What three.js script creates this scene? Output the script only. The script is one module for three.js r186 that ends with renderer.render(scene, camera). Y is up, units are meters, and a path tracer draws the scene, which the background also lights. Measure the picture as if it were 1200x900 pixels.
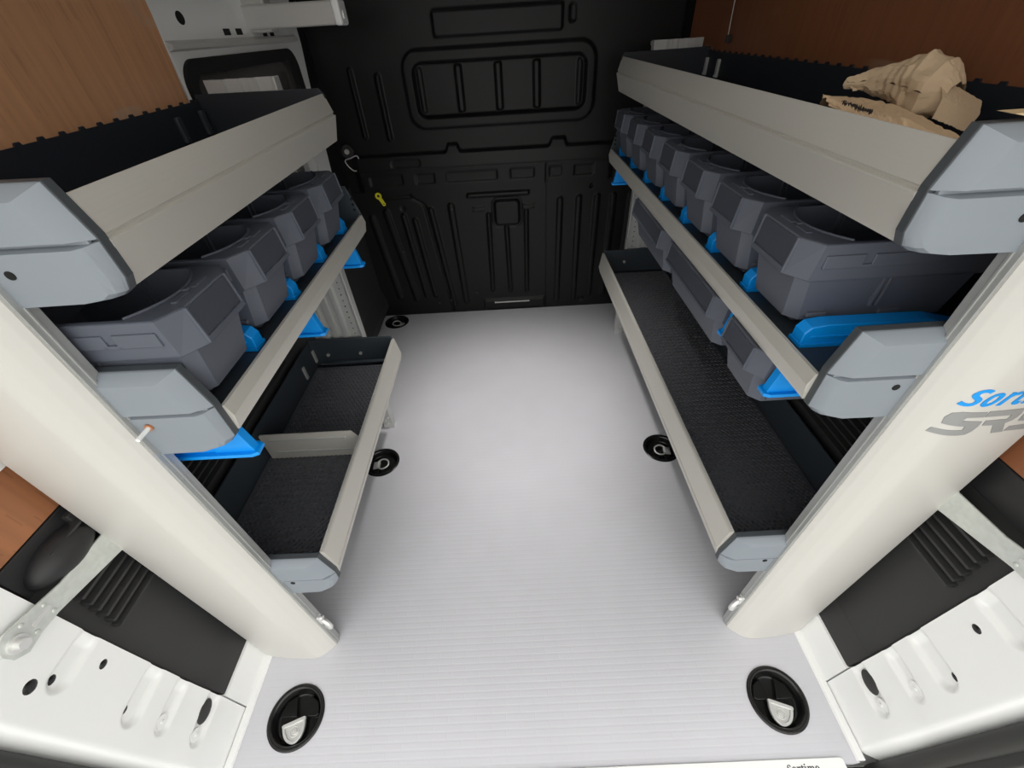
import * as THREE from 'three';
import { RoundedBoxGeometry } from 'three/addons/geometries/RoundedBoxGeometry.js';
import { mergeGeometries, mergeVertices, toCreasedNormals } from 'three/addons/utils/BufferGeometryUtils.js';
import { FontLoader } from 'three/addons/loaders/FontLoader.js';
import { TextGeometry } from 'three/addons/geometries/TextGeometry.js';
import { TessellateModifier } from 'three/addons/modifiers/TessellateModifier.js';
import { ImprovedNoise } from 'three/addons/math/ImprovedNoise.js';

// ---------------------------------------------------------------- camera, sky, exposure
const scene = new THREE.Scene();
const renderer = new THREE.WebGLRenderer({ antialias: true });
renderer.toneMapping = THREE.LinearToneMapping;
renderer.toneMappingExposure = 1.75;
renderer.shadowMap.enabled = true;
const camera = new THREE.PerspectiveCamera(2 * Math.atan(450 / 482) * 180 / Math.PI, 1200 / 900, 0.01, 200);
camera.position.set(0, 1.075, 0);
{
  const D = Math.PI / 180;
  const w2c = new THREE.Matrix4().makeRotationZ(3.69 * D)
    .multiply(new THREE.Matrix4().makeRotationX(41.108 * D))
    .multiply(new THREE.Matrix4().makeRotationY(-0.95 * D));
  camera.quaternion.setFromRotationMatrix(w2c.clone().transpose());
}
// bright overcast day outside the open rear doors
scene.background = new THREE.Color(1.0, 0.985, 0.955);
scene.backgroundIntensity = 1.2;

const LAMP = { candela: 1.6, color: new THREE.Color(1.0, 0.97, 0.93), at: [0, 1.262, -1.1], r: 0.032, angle: 0.63 };   // round downlight in the van roof

// ---------------------------------------------------------------- small helpers
let seed = 7;
const rnd = () => { seed = (seed * 1664525 + 1013904223) >>> 0; return seed / 4294967296; };
const noise = new ImprovedNoise();
const used = {};
const numbered = (n) => { used[n] = (used[n] ?? -1) + 1; return used[n] ? n + '_' + String(used[n]).padStart(3, '0') : n; };
const off = new Map();   // where each root stands
const lerp = (a, b, t) => a + (b - a) * t;
const sstep = (a, b, x) => { const t = Math.min(1, Math.max(0, (x - a) / (b - a))); return t * t * (3 - 2 * t); };

function clean(g) {
  const o = g.index ? g.toNonIndexed() : g;
  for (const k of Object.keys(o.attributes)) if (!['position', 'normal', 'uv'].includes(k)) o.deleteAttribute(k);
  if (!o.attributes.uv) boxUV(o);
  return o;
}
function boxUV(g) {          // uv in metres from the dominant axis
  const p = g.attributes.position, n = g.attributes.normal, uv = new Float32Array(p.count * 2);
  for (let i = 0; i < p.count; i++) {
    const ax = Math.abs(n.getX(i)), ay = Math.abs(n.getY(i)), az = Math.abs(n.getZ(i));
    const [u, v] = ay >= ax && ay >= az ? [p.getX(i), -p.getZ(i)] : ax >= az ? [p.getZ(i), p.getY(i)] : [p.getX(i), p.getY(i)];
    uv[2 * i] = u; uv[2 * i + 1] = v;
  }
  g.setAttribute('uv', new THREE.BufferAttribute(uv, 2));
  return g;
}
const merge = (list) => list.length === 1 ? list[0] : mergeGeometries(list.map(clean));
function meshOf(name, geos, mat) {
  const g = merge(Array.isArray(geos) ? geos : [geos]);
  const m = new THREE.Mesh(g, mat); m.name = name; m.castShadow = m.receiveShadow = true; return m;
}
function thing(name, label, category, at = [0, 0, 0], group) {
  const o = new THREE.Group(); o.name = numbered(name); o.position.set(...at); off.set(o, at); scene.add(o);
  o.userData = { label, category }; if (group) o.userData.group = group; return o;
}
// a part in world coordinates under a root that stands at off(root)
function part(name, geos, mat, parent, label) {
  const m = meshOf(name, geos, mat), o = off.get(parent) ?? [0, 0, 0];
  m.geometry.translate(-o[0], -o[1], -o[2]); off.set(m, o); parent.add(m);
  if (label) m.userData.label = label; return m;
}
function single(name, geos, mat, label, category, group) {   // a thing that is one mesh
  const m = meshOf(numbered(name), geos, mat); m.geometry.computeBoundingBox();
  const b = m.geometry.boundingBox, c = [(b.min.x + b.max.x) / 2, b.min.y, (b.min.z + b.max.z) / 2];
  m.geometry.translate(-c[0], -c[1], -c[2]); m.position.set(...c); scene.add(m);
  m.userData = { label, category }; if (group) m.userData.group = group; return m;
}
function struct(name, geos, mat) { const m = meshOf(numbered(name), geos, mat); m.userData.kind = 'structure'; scene.add(m); return m; }
function structGroup(name) { const o = new THREE.Group(); o.name = numbered(name); o.userData.kind = 'structure'; scene.add(o); return o; }
const V2 = (a) => a.map(([x, y]) => new THREE.Vector2(x, y));
const box = (x0, x1, y0, y1, z0, z1, r = 0.0012) => {
  const w = Math.abs(x1 - x0), h = Math.abs(y1 - y0), d = Math.abs(z1 - z0), rr = Math.min(r, w / 2.2, h / 2.2, d / 2.2);
  const g = (rr > 0 ? new RoundedBoxGeometry(w, h, d, 1, rr) : new THREE.BoxGeometry(w, h, d)).translate((x0 + x1) / 2, (y0 + y1) / 2, (z0 + z1) / 2);
  return boxUV(g.index ? g.toNonIndexed() : g);
};
// outline in (x, y) extruded along z from z0 (front, nearer the doors) back to z1
function prismZ(pts, z0, z1, bevel = 0, holes = []) {
  const sh = new THREE.Shape(V2(pts)); for (const h of holes) sh.holes.push(h);
  const d = Math.abs(z0 - z1), g = new THREE.ExtrudeGeometry(sh, { depth: d - 2 * bevel, bevelEnabled: bevel > 0, bevelThickness: bevel, bevelSize: bevel, bevelOffset: -bevel, bevelSegments: 2, curveSegments: 10 });
  return boxUV(g.translate(0, 0, Math.min(z0, z1) + bevel));
}
// outline in (x, z) extruded along y
function prismY(pts, y0, y1, bevel = 0, holes = []) {
  const sh = new THREE.Shape(V2(pts.map(([x, z]) => [x, -z]))); for (const h of holes) sh.holes.push(h);
  const g = new THREE.ExtrudeGeometry(sh, { depth: y1 - y0 - 2 * bevel, bevelEnabled: bevel > 0, bevelThickness: bevel, bevelSize: bevel, bevelOffset: -bevel, bevelSegments: 2, curveSegments: 10 });
  return boxUV(g.rotateX(-Math.PI / 2).translate(0, y0 + bevel, 0));
}
// outline in (z, y) extruded along x
function prismX(pts, x0, x1, bevel = 0, holes = []) {
  const sh = new THREE.Shape(V2(pts.map(([z, y]) => [-z, y]))); for (const h of holes) sh.holes.push(h);
  const d = Math.abs(x1 - x0), g = new THREE.ExtrudeGeometry(sh, { depth: d - 2 * bevel, bevelEnabled: bevel > 0, bevelThickness: bevel, bevelSize: bevel, bevelOffset: -bevel, bevelSegments: 2, curveSegments: 10 });
  return boxUV(g.rotateY(Math.PI / 2).translate(Math.min(x0, x1) + bevel, 0, 0));
}
function circleHole(x, y, r, n = 14) { const p = new THREE.Path(); p.absellipse(x, y, r, r, 0, Math.PI * 2, true); return p; }
function rrPath(x0, x1, y0, y1, r, P = THREE.Path) {
  const p = new P(); p.moveTo(x0 + r, y0); p.lineTo(x1 - r, y0); p.absarc(x1 - r, y0 + r, r, -Math.PI / 2, 0); p.lineTo(x1, y1 - r); p.absarc(x1 - r, y1 - r, r, 0, Math.PI / 2);
  p.lineTo(x0 + r, y1); p.absarc(x0 + r, y1 - r, r, Math.PI / 2, Math.PI); p.lineTo(x0, y0 + r); p.absarc(x0 + r, y0 + r, r, Math.PI, 1.5 * Math.PI); return p;
}
const cyl = (r, h, n = 20) => new THREE.CylinderGeometry(r, r, h, n);
function tube(pts, r, seg = 40, rad = 8, closed = false) { return new THREE.TubeGeometry(new THREE.CatmullRomCurve3(pts.map((p) => new THREE.Vector3(...p)), closed), seg, r, rad, closed); }
// closed rings of equal length joined into a surface; caps at either end if asked
function loft(rings, capA = true, capB = true) {
  const pos = [], n = rings[0].length, tri = (a, b, c) => pos.push(...a, ...b, ...c);
  for (let k = 0; k + 1 < rings.length; k++) for (let i = 0; i < n; i++) {
    const a = rings[k][i], b = rings[k][(i + 1) % n], c = rings[k + 1][(i + 1) % n], d = rings[k + 1][i]; tri(a, b, c); tri(a, c, d);
  }
  const cap = (r, flip) => { const c = [0, 1, 2].map((j) => r.reduce((s, p) => s + p[j], 0) / n); for (let i = 0; i < n; i++) flip ? tri(c, r[(i + 1) % n], r[i]) : tri(c, r[i], r[(i + 1) % n]); };
  if (capA) cap(rings[0], true); if (capB) cap(rings.at(-1), false);
  const g = new THREE.BufferGeometry(); g.setAttribute('position', new THREE.Float32BufferAttribute(pos, 3)); g.computeVertexNormals(); return boxUV(g);
}
// a sheet over (a, b) with height h(a, b); put(a, b, h) gives the point
function sheet(a0, a1, na, b0, b1, nb, h, put, flip = false) {
  const pos = new Float32Array((na + 1) * (nb + 1) * 3), uv = new Float32Array((na + 1) * (nb + 1) * 2), idx = [];
  for (let j = 0; j <= nb; j++) for (let i = 0; i <= na; i++) {
    const a = lerp(a0, a1, i / na), b = lerp(b0, b1, j / nb), k = j * (na + 1) + i; pos.set(put(a, b, h(a, b)), 3 * k); uv.set([a, b], 2 * k);
  }
  for (let j = 0; j < nb; j++) for (let i = 0; i < na; i++) {
    const k = j * (na + 1) + i, q = [k, k + 1, k + na + 2, k + na + 1];
    flip ? idx.push(q[0], q[2], q[1], q[0], q[3], q[2]) : idx.push(q[0], q[1], q[2], q[0], q[2], q[3]);
  }
  const g = new THREE.BufferGeometry(); g.setAttribute('position', new THREE.BufferAttribute(pos, 3)); g.setAttribute('uv', new THREE.BufferAttribute(uv, 2)); g.setIndex(idx); g.computeVertexNormals(); return g;
}

// ---------------------------------------------------------------- textures and materials
function dataTex(n, m, fn, repeat, srgb = false) {      // fn(u, v) -> grey 0..1 or [r, g, b] in 0..1
  const d = new Uint8Array(n * m * 4);
  for (let j = 0; j < m; j++) for (let i = 0; i < n; i++) { const c = fn(i / n, j / m), a = Array.isArray(c) ? c : [c, c, c]; for (let k = 0; k < 3; k++) d[4 * (j * n + i) + k] = Math.max(0, Math.min(255, Math.round(a[k] * 255))); d[4 * (j * n + i) + 3] = 255; }
  const t = new THREE.DataTexture(d, n, m); t.wrapS = t.wrapT = THREE.RepeatWrapping; t.magFilter = THREE.LinearFilter; t.minFilter = THREE.LinearFilter;
  if (srgb) t.colorSpace = THREE.SRGBColorSpace; if (repeat) t.repeat.set(1 / repeat[0], 1 / repeat[1]); t.needsUpdate = true; return t;
}
const hash = (i, j) => { const s = Math.sin(i * 127.1 + j * 311.7) * 43758.5453; return s - Math.floor(s); };
function vnoise(u, v, nu, nv) {     // tiling value noise
  const x = u * nu, y = v * nv, i = Math.floor(x), j = Math.floor(y), f = x - i, g = y - j, s = f * f * (3 - 2 * f), t = g * g * (3 - 2 * g);
  const h = (a, b) => hash(((a % nu) + nu) % nu, ((b % nv) + nv) % nv + nu * 3.7);
  return lerp(lerp(h(i, j), h(i + 1, j), s), lerp(h(i, j + 1), h(i + 1, j + 1), s), t);
}
const grain = dataTex(256, 256, (u, v) => 0.5 + 0.5 * (hash(Math.floor(u * 256), Math.floor(v * 256) + 5) - 0.5), [0.06, 0.06]);
const brushed = dataTex(64, 512, (u, v) => 0.35 * vnoise(u, v, 4, 256) + 0.4 * vnoise(u, v, 2, 90) + 0.25 * vnoise(u, v, 8, 40), [0.6, 0.1]);
const floorBump = dataTex(256, 256, (u, v) => {          // staggered raised bars of a non-slip floor
  const rows = 8, r = Math.floor(v * rows), fy = v * rows - r, shift = (r % 2) * 0.5, x = (u * 4 + shift) % 1;
  const bar = sstep(0.0, 0.1, fy) * (1 - sstep(0.72, 0.86, fy)), ends = sstep(0, 0.03, x) * (1 - sstep(0.97, 1, x));
  return 0.15 + 0.75 * bar * ends + 0.1 * hash(Math.floor(u * 256), Math.floor(v * 256));
}, [0.24, 0.104]);
const floorTone = dataTex(256, 256, (u, v) => { const n = 0.6 * vnoise(u, v, 5, 7) + 0.4 * vnoise(u, v, 23, 31), g = 0.93 + 0.07 * n; return [g, g, g]; }, [1.1, 1.3]);
const woodTone = (scuffs, tone = [0.60, 0.375, 0.235]) => dataTex(512, 512, (u, v) => {
  const st = vnoise(u, v, 160, 3), s2 = vnoise(u, v, 60, 2), big = vnoise(u, v, 5, 4), pore = vnoise(u, v, 256, 14);
  const f = scuffs ? 0.45 : 1; let k = 0.90 + f * (0.12 * (st - 0.5) + 0.10 * (s2 - 0.5) - (pore > 0.86 ? 0.12 : 0)) + 0.12 * (big - 0.5);
  const c = tone.map((t) => t * k);
  if (scuffs) { const sc = sstep(0.58, 0.85, vnoise(u, v, 7, 40)) * sstep(0.55, 0.75, vnoise(u, v, 9, 9)) * 0.25; for (let i = 0; i < 3; i++) c[i] = lerp(c[i], 0.8, sc); }
  return c;
}, [0.75, 0.75], true);
const zincTone = dataTex(128, 128, (u, v) => { const n = vnoise(u, v, 9, 11), m = vnoise(u, v, 30, 27); const g = 0.80 + 0.04 * n + 0.04 * m; return [g * 0.98, g, g * 0.975]; }, [0.12, 0.12], true);
const alloyRough = dataTex(256, 256, (u, v) => { const n = 0.55 + 0.25 * vnoise(u, v, 3, 60) + 0.2 * vnoise(u, v, 12, 12); return [n, n, n]; }, [0.5, 0.08]);

const M = (o) => new THREE.MeshPhysicalMaterial(o);
const C = (r, g, b) => new THREE.Color(r, g, b);
const mat = {
  floor: M({ color: C(0.655, 0.655, 0.695), roughness: 0.62, map: floorTone, bumpMap: floorBump, bumpScale: 0.00010 }),
  white: M({ color: C(0.90, 0.91, 0.895), roughness: 0.32, clearcoat: 0.5, clearcoatRoughness: 0.15 }),
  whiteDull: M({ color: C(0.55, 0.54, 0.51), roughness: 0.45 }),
  post: M({ color: C(0.615, 0.605, 0.565), roughness: 0.45 }),
  postEdge: M({ color: C(0.42, 0.43, 0.42), roughness: 0.4, metalness: 0.3 }),
  rail: M({ color: C(0.66, 0.64, 0.585), roughness: 0.42, metalness: 0.35, bumpMap: brushed, bumpScale: 0.00012 }),
  alloy: M({ color: C(0.58, 0.585, 0.57), roughness: 0.42, metalness: 0.35, bumpMap: brushed, bumpScale: 0.0001 }),
  zinc: M({ color: C(1, 1, 1), map: zincTone, roughness: 0.42, metalness: 0.35 }),
  chrome: M({ color: C(0.80, 0.80, 0.78), roughness: 0.32, metalness: 0.55 }),
  capRim: M({ color: C(0.060, 0.068, 0.075), roughness: 0.5 }),
  cap: M({ color: C(0.235, 0.265, 0.295), roughness: 0.48, bumpMap: grain, bumpScale: 0.00006 }),
  navy: M({ color: C(0.016, 0.020, 0.028), roughness: 0.5 }),
  shelf: M({ color: C(0.040, 0.050, 0.060), roughness: 0.42 }),
  bin: M({ color: C(0.093, 0.104, 0.131), roughness: 0.5, bumpMap: grain, bumpScale: 0.00005 }),
  binPlate: M({ color: C(0.056, 0.062, 0.080), roughness: 0.55, bumpMap: grain, bumpScale: 0.00005 }),
  blue: M({ color: C(0.0, 0.30, 0.86), roughness: 0.42 }),
  black: M({ color: C(0.014, 0.014, 0.015), roughness: 0.48, bumpMap: grain, bumpScale: 0.0001 }),
  bulk: M({ specularIntensity: 0.5, color: C(0.009, 0.009, 0.009), roughness: 0.42, bumpMap: grain, bumpScale: 0.00008 }),
  liner: M({ color: C(0.030, 0.030, 0.030), roughness: 0.62, bumpMap: grain, bumpScale: 0.0001 }),
  rubber: M({ color: C(0.095, 0.098, 0.108), roughness: 0.34 }),
  seal: M({ color: C(0.03, 0.03, 0.028), roughness: 0.6 }),
  hole: M({ color: C(0.006, 0.006, 0.006), roughness: 0.95 }),
  gloss: M({ color: C(0.008, 0.008, 0.008), roughness: 0.25 }),
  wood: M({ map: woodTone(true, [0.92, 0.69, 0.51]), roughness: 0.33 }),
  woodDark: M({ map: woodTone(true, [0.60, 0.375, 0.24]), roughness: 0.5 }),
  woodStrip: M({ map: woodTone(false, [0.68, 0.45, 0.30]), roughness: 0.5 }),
  glass: M({ color: C(0.30, 0.28, 0.27), roughness: 0.04, metalness: 0.75 }),
  yellow: M({ color: C(0.80, 0.72, 0.02), roughness: 0.45 }),
  copper: M({ color: C(0.55, 0.24, 0.12), roughness: 0.4, metalness: 0.5 }),
  paper: M({ color: C(0.64, 0.48, 0.31), roughness: 0.85, side: THREE.DoubleSide }),
  tab: M({ color: C(0.30, 0.295, 0.28), roughness: 0.5 }),
  tan: M({ color: C(0.62, 0.45, 0.25), roughness: 0.8 }),
  printGrey: M({ color: C(0.30, 0.305, 0.30), roughness: 0.5 }),
  printBlue: M({ color: C(0.0, 0.31, 0.82), roughness: 0.5 }),
  printBlack: M({ color: C(0.03, 0.03, 0.03), roughness: 0.6 }),
  ground: M({ color: C(0.42, 0.42, 0.41), roughness: 0.9, bumpMap: grain, bumpScale: 0.002 }),
};

// ---------------------------------------------------------------- the van: floor, roof, ground, skins
const ZB = -1.81, ZR = -0.098;          // bulkhead face, rear edge of the load floor
const cups = [[-0.502, -0.204], [0.502, -0.199], [-0.463, -0.871], [0.463, -0.871], [-0.574, -1.741]];
{
  const sh = [[-0.606, ZR], [0.606, ZR], [0.606, -0.36], [0.66, -0.42], [0.66, ZB + 0.005], [-0.652, ZB + 0.005], [-0.66, -1.5], [-0.66, -0.42], [-0.606, -0.36]];
  struct('floor', prismY(sh, -0.03, 0, 0, cups.map(([x, z]) => circleHole(x, -z, 0.051))), mat.floor);
  struct('floor_pan', box(-0.72, 0.72, -0.075, -0.05, ZB - 0.05, ZR, 0), mat.white);
  struct('ground', box(-9, 9, -0.62, -0.57, -5, 14, 0), mat.ground);
  struct('ceiling', [box(-0.72, 0.72, 1.27, 1.29, ZB - 0.05, -0.06, 0)], mat.white);
  struct('bumper', prismX([[-0.095, -0.08], [-0.095, -0.03], [-0.05, -0.012], [0.03, -0.02], [0.06, -0.08], [0.05, -0.25], [-0.03, -0.25]], -0.75, 0.75, 0.004), mat.liner);
}

{ // cargo lamp under the roof
  const [x, y, z] = LAMP.at, r = LAMP.r;
  const t = thing('cargo_lamp', 'small round cargo lamp in the middle of the van roof', 'lamp', [x, y, z]);
  part('housing', boxUV(new THREE.LatheGeometry(V2([[r, -0.004], [r + 0.010, -0.003], [r + 0.012, 0.002], [r + 0.010, 0.009], [0.001, 0.009], [0.001, 0.004], [r - 0.001, 0.003], [r, -0.004]]), 40).toNonIndexed()).translate(x, y, z), mat.white, t);
  part('diffuser', cyl(r - 0.002, 0.003, 32).translate(x, y + 0.0005, z), M({ color: C(0.8, 0.8, 0.8), roughness: 0.5, emissive: LAMP.color, emissiveIntensity: 3 }), t, 'glowing diffuser');
  const l = new THREE.SpotLight(LAMP.color, LAMP.candela, 0, LAMP.angle, 1, 2); l.position.set(x, y - 0.008, z); l.target.position.set(x, 0, z); l.castShadow = true; l.shadow.radius = 1.5; scene.add(l); scene.add(l.target);
}

// ---------------------------------------------------------------- front wall (bulkhead) of moulded black plastic
const rr = (x, y, x0, x1, y0, y1, r) => { const cx = (x0 + x1) / 2, cy = (y0 + y1) / 2, qx = Math.abs(x - cx) - (x1 - x0) / 2 + r, qy = Math.abs(y - cy) - (y1 - y0) / 2 + r; return Math.hypot(Math.max(qx, 0), Math.max(qy, 0)) + Math.min(Math.max(qx, qy), 0) - r; };
const pad = (d, w = 0.007) => 1 - sstep(-w, 0, d);       // 1 inside a shape, 0 outside, soft edge of width w
{
  const wf = structGroup('wall_front');
  const seg = (x, y, xa, ya, xb, yb) => { const dx = xb - xa, dy = yb - ya, t = Math.max(0, Math.min(1, ((x - xa) * dx + (y - ya) * dy) / (dx * dx + dy * dy))); return Math.hypot(x - xa - t * dx, y - ya - t * dy); };
  const upper = (x, y) => {
    let h = 0;
    const o = rr(x, y, -0.345, 0.338, 0.790, 1.030, 0.06), n = rr(x, y, -0.310, 0.304, 0.826, 0.993, 0.035);
    h += 0.014 * pad(o, 0.009) * (1 - pad(n, 0.008)); h -= 0.016 * pad(n, 0.009);
    for (const cx of [-0.149, -0.008, 0.128]) h += 0.012 * pad(rr(x, y, cx - 0.013, cx + 0.013, 0.836, 0.983, 0.011), 0.005);
    for (const cx of [-0.287, 0.281]) h += 0.008 * pad(rr(x, y, cx - 0.011, cx + 0.011, 0.84, 0.98, 0.01), 0.005);
    h += 0.012 * pad(rr(x, y, -0.218, 0.217, 1.052, 1.125, 0.012), 0.006) - 0.008 * pad(rr(x, y, 0.235, 0.262, 1.07, 1.12, 0.01), 0.006);
    h += 0.013 * pad(rr(x, y, -0.535, -0.515, 0.77, 0.99, 0.01)) + 0.013 * pad(rr(x, y, -0.445, -0.422, 0.76, 0.97, 0.01));
    // the ledge below the window blank, its top leaning back
    const ledge = 0.715 + 0.026 * (pad(rr(x, y, -0.235, -0.165, 0.68, 0.78, 0.02), 0.02) * sstep(-0.235, -0.215, x) * (1 - sstep(-0.185, -0.165, x)) + pad(rr(x, y, 0.165, 0.25, 0.68, 0.78, 0.02), 0.02) * sstep(0.165, 0.185, x) * (1 - sstep(0.228, 0.25, x)));
    const inside = sstep(-0.60, -0.575, x) * (1 - sstep(0.41, 0.43, x));
    if (y < ledge + 0.004) h = lerp(0.024, 0.03, sstep(0.72, 0.66, y)) * (1 - sstep(ledge - 0.004, ledge + 0.004, y)) * (0.35 + 0.65 * inside) + h * sstep(ledge - 0.004, ledge + 0.004, y);
    h -= 0.005 * (1 - sstep(0.0, 0.004, Math.abs(y - 0.660))) * inside;
    if (y < 0.652) for (const [a, b] of [[-0.545, -0.412], [-0.362, -0.285], [-0.24, -0.033], [0.016, 0.113], [0.172, 0.224], [0.272, 0.352]]) h -= 0.006 * pad(rr(x, y, a, b, 0.607, 0.646, 0.004), 0.003);
    h -= 0.005 * pad(rr(x, y, -0.45, -0.33, 0.668, 0.70, 0.015), 0.005);
    h -= 0.006 * (1 - sstep(0.0012, 0.004, Math.abs(x - 0.163))) * (y < 0.66 ? 1 : 0);
    return h;
  };
  const lower = (x, y) => {
    let h = 0.004;
    h += 0.012 * pad(rr(x, y, -0.168, 0.094, 0.538, 0.560, 0.006), 0.006);
    const sq = rr(x, y, -0.057, 0.05, 0.42, 0.524, 0.018);
    h += 0.012 * pad(sq, 0.006) - 0.006 * (1 - sstep(0, 0.007, Math.abs(sq - 0.006)));
    for (const [xa, ya, xb, yb, w] of [[-0.083, 0.468, -0.092, 0.112, 0.010], [-0.009, 0.41, -0.006, 0.105, 0.010], [0.078, 0.475, 0.072, 0.10, 0.010], [-0.238, 0.512, -0.226, 0.06, 0.014],
      [0.221, 0.512, 0.216, 0.04, 0.013], [0.30, 0.515, 0.298, 0.04, 0.013], [0.376, 0.515, 0.372, 0.06, 0.013], [0.445, 0.515, 0.44, 0.06, 0.013], [0.52, 0.515, 0.515, 0.06, 0.013],
      [-0.515, 0.50, -0.465, 0.085, 0.014], [-0.445, 0.48, -0.415, 0.10, 0.012], [-0.40, 0.46, -0.372, 0.10, 0.012], [-0.58, 0.48, -0.545, 0.10, 0.014], [-0.325, 0.50, -0.285, 0.05, 0.012]]) h += 0.011 * (1 - sstep(w - 0.006, w + 0.001, seg(x, y, xa, ya, xb, yb)));
    for (const cx of [-0.125, 0.088]) for (const cy of [0.487, 0.501]) h += 0.006 * pad(rr(x, y, cx - 0.024, cx + 0.024, cy - 0.004, cy + 0.004, 0.003), 0.003);
    const edge = -0.352 + 0.05 * (0.56 - y) / 0.5 - 0.05 * Math.pow(sstep(0.50, 0.56, y), 2);     // rounded edge of the left panel
    h -= 0.010 * (1 - sstep(0.002, 0.008, Math.abs(x - edge))) * (y < 0.565 ? 1 : 0);
    h -= 0.008 * (1 - sstep(0.002, 0.007, Math.abs(y - 0.556 + 0.02 * sstep(-0.38, -0.35, x)))) * (x < edge ? 1 : 0) * (x > -0.52 ? 1 : 0);
    h += 0.012 * pad(rr(x, y, -0.142, 0.158, 0.006, 0.062, 0.006), 0.006);
    h -= 0.014 * pad(rr(x, y, 0.322, 0.35, 0.026, 0.046, 0.003), 0.004) + 0.012 * pad(rr(x, y, 0.342, 0.36, 0.549, 0.567, 0.009), 0.005) + 0.004 * pad(rr(x, y, -0.455, -0.43, 0.50, 0.525, 0.01), 0.006);
    return h;
  };
  const put = (x, y, h) => [x, y, ZB + 0.72 * h];
  part('upper_panel', sheet(-0.70, 0.70, 330, 0.588, 1.27, 170, upper, put), mat.bulk, wf);
  part('lower_panel', sheet(-0.70, 0.1615, 220, 0, 0.583, 150, lower, put), mat.bulk, wf);
  part('lower_panel', sheet(0.1645, 0.70, 140, 0, 0.583, 150, lower, put), mat.bulk, wf);
  part('backing', box(-0.72, 0.72, -0.05, 1.29, ZB - 0.045, ZB - 0.02, 0), mat.black, wf);
  part('latch_strip', box(-0.088, 0.082, 0.047, 0.052, ZB + 0.014, ZB + 0.021, 0.001), mat.alloy, wf, 'thin bright metal strip');
  for (const [a, b] of [[0.514, 0.553], [0.573, 0.592], [0.600, 0.608], [0.620, 0.625], [0.646, 0.684]]) part('body_tab', box(a, b, 0.999, 1.010, ZB + 0.010, ZB + 0.016, 0.001), mat.tab, wf, 'small white painted metal tab');
  for (const [x, y] of [[-0.30, 0.07], [-0.36, 0.06], [-0.17, 0.105], [-0.235, 0.50], [-0.48, 0.33]]) part('rivet', cyl(0.005, 0.006, 10).rotateX(Math.PI / 2).translate(x, y, ZB + 0.008), mat.liner, wf);
}

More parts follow.
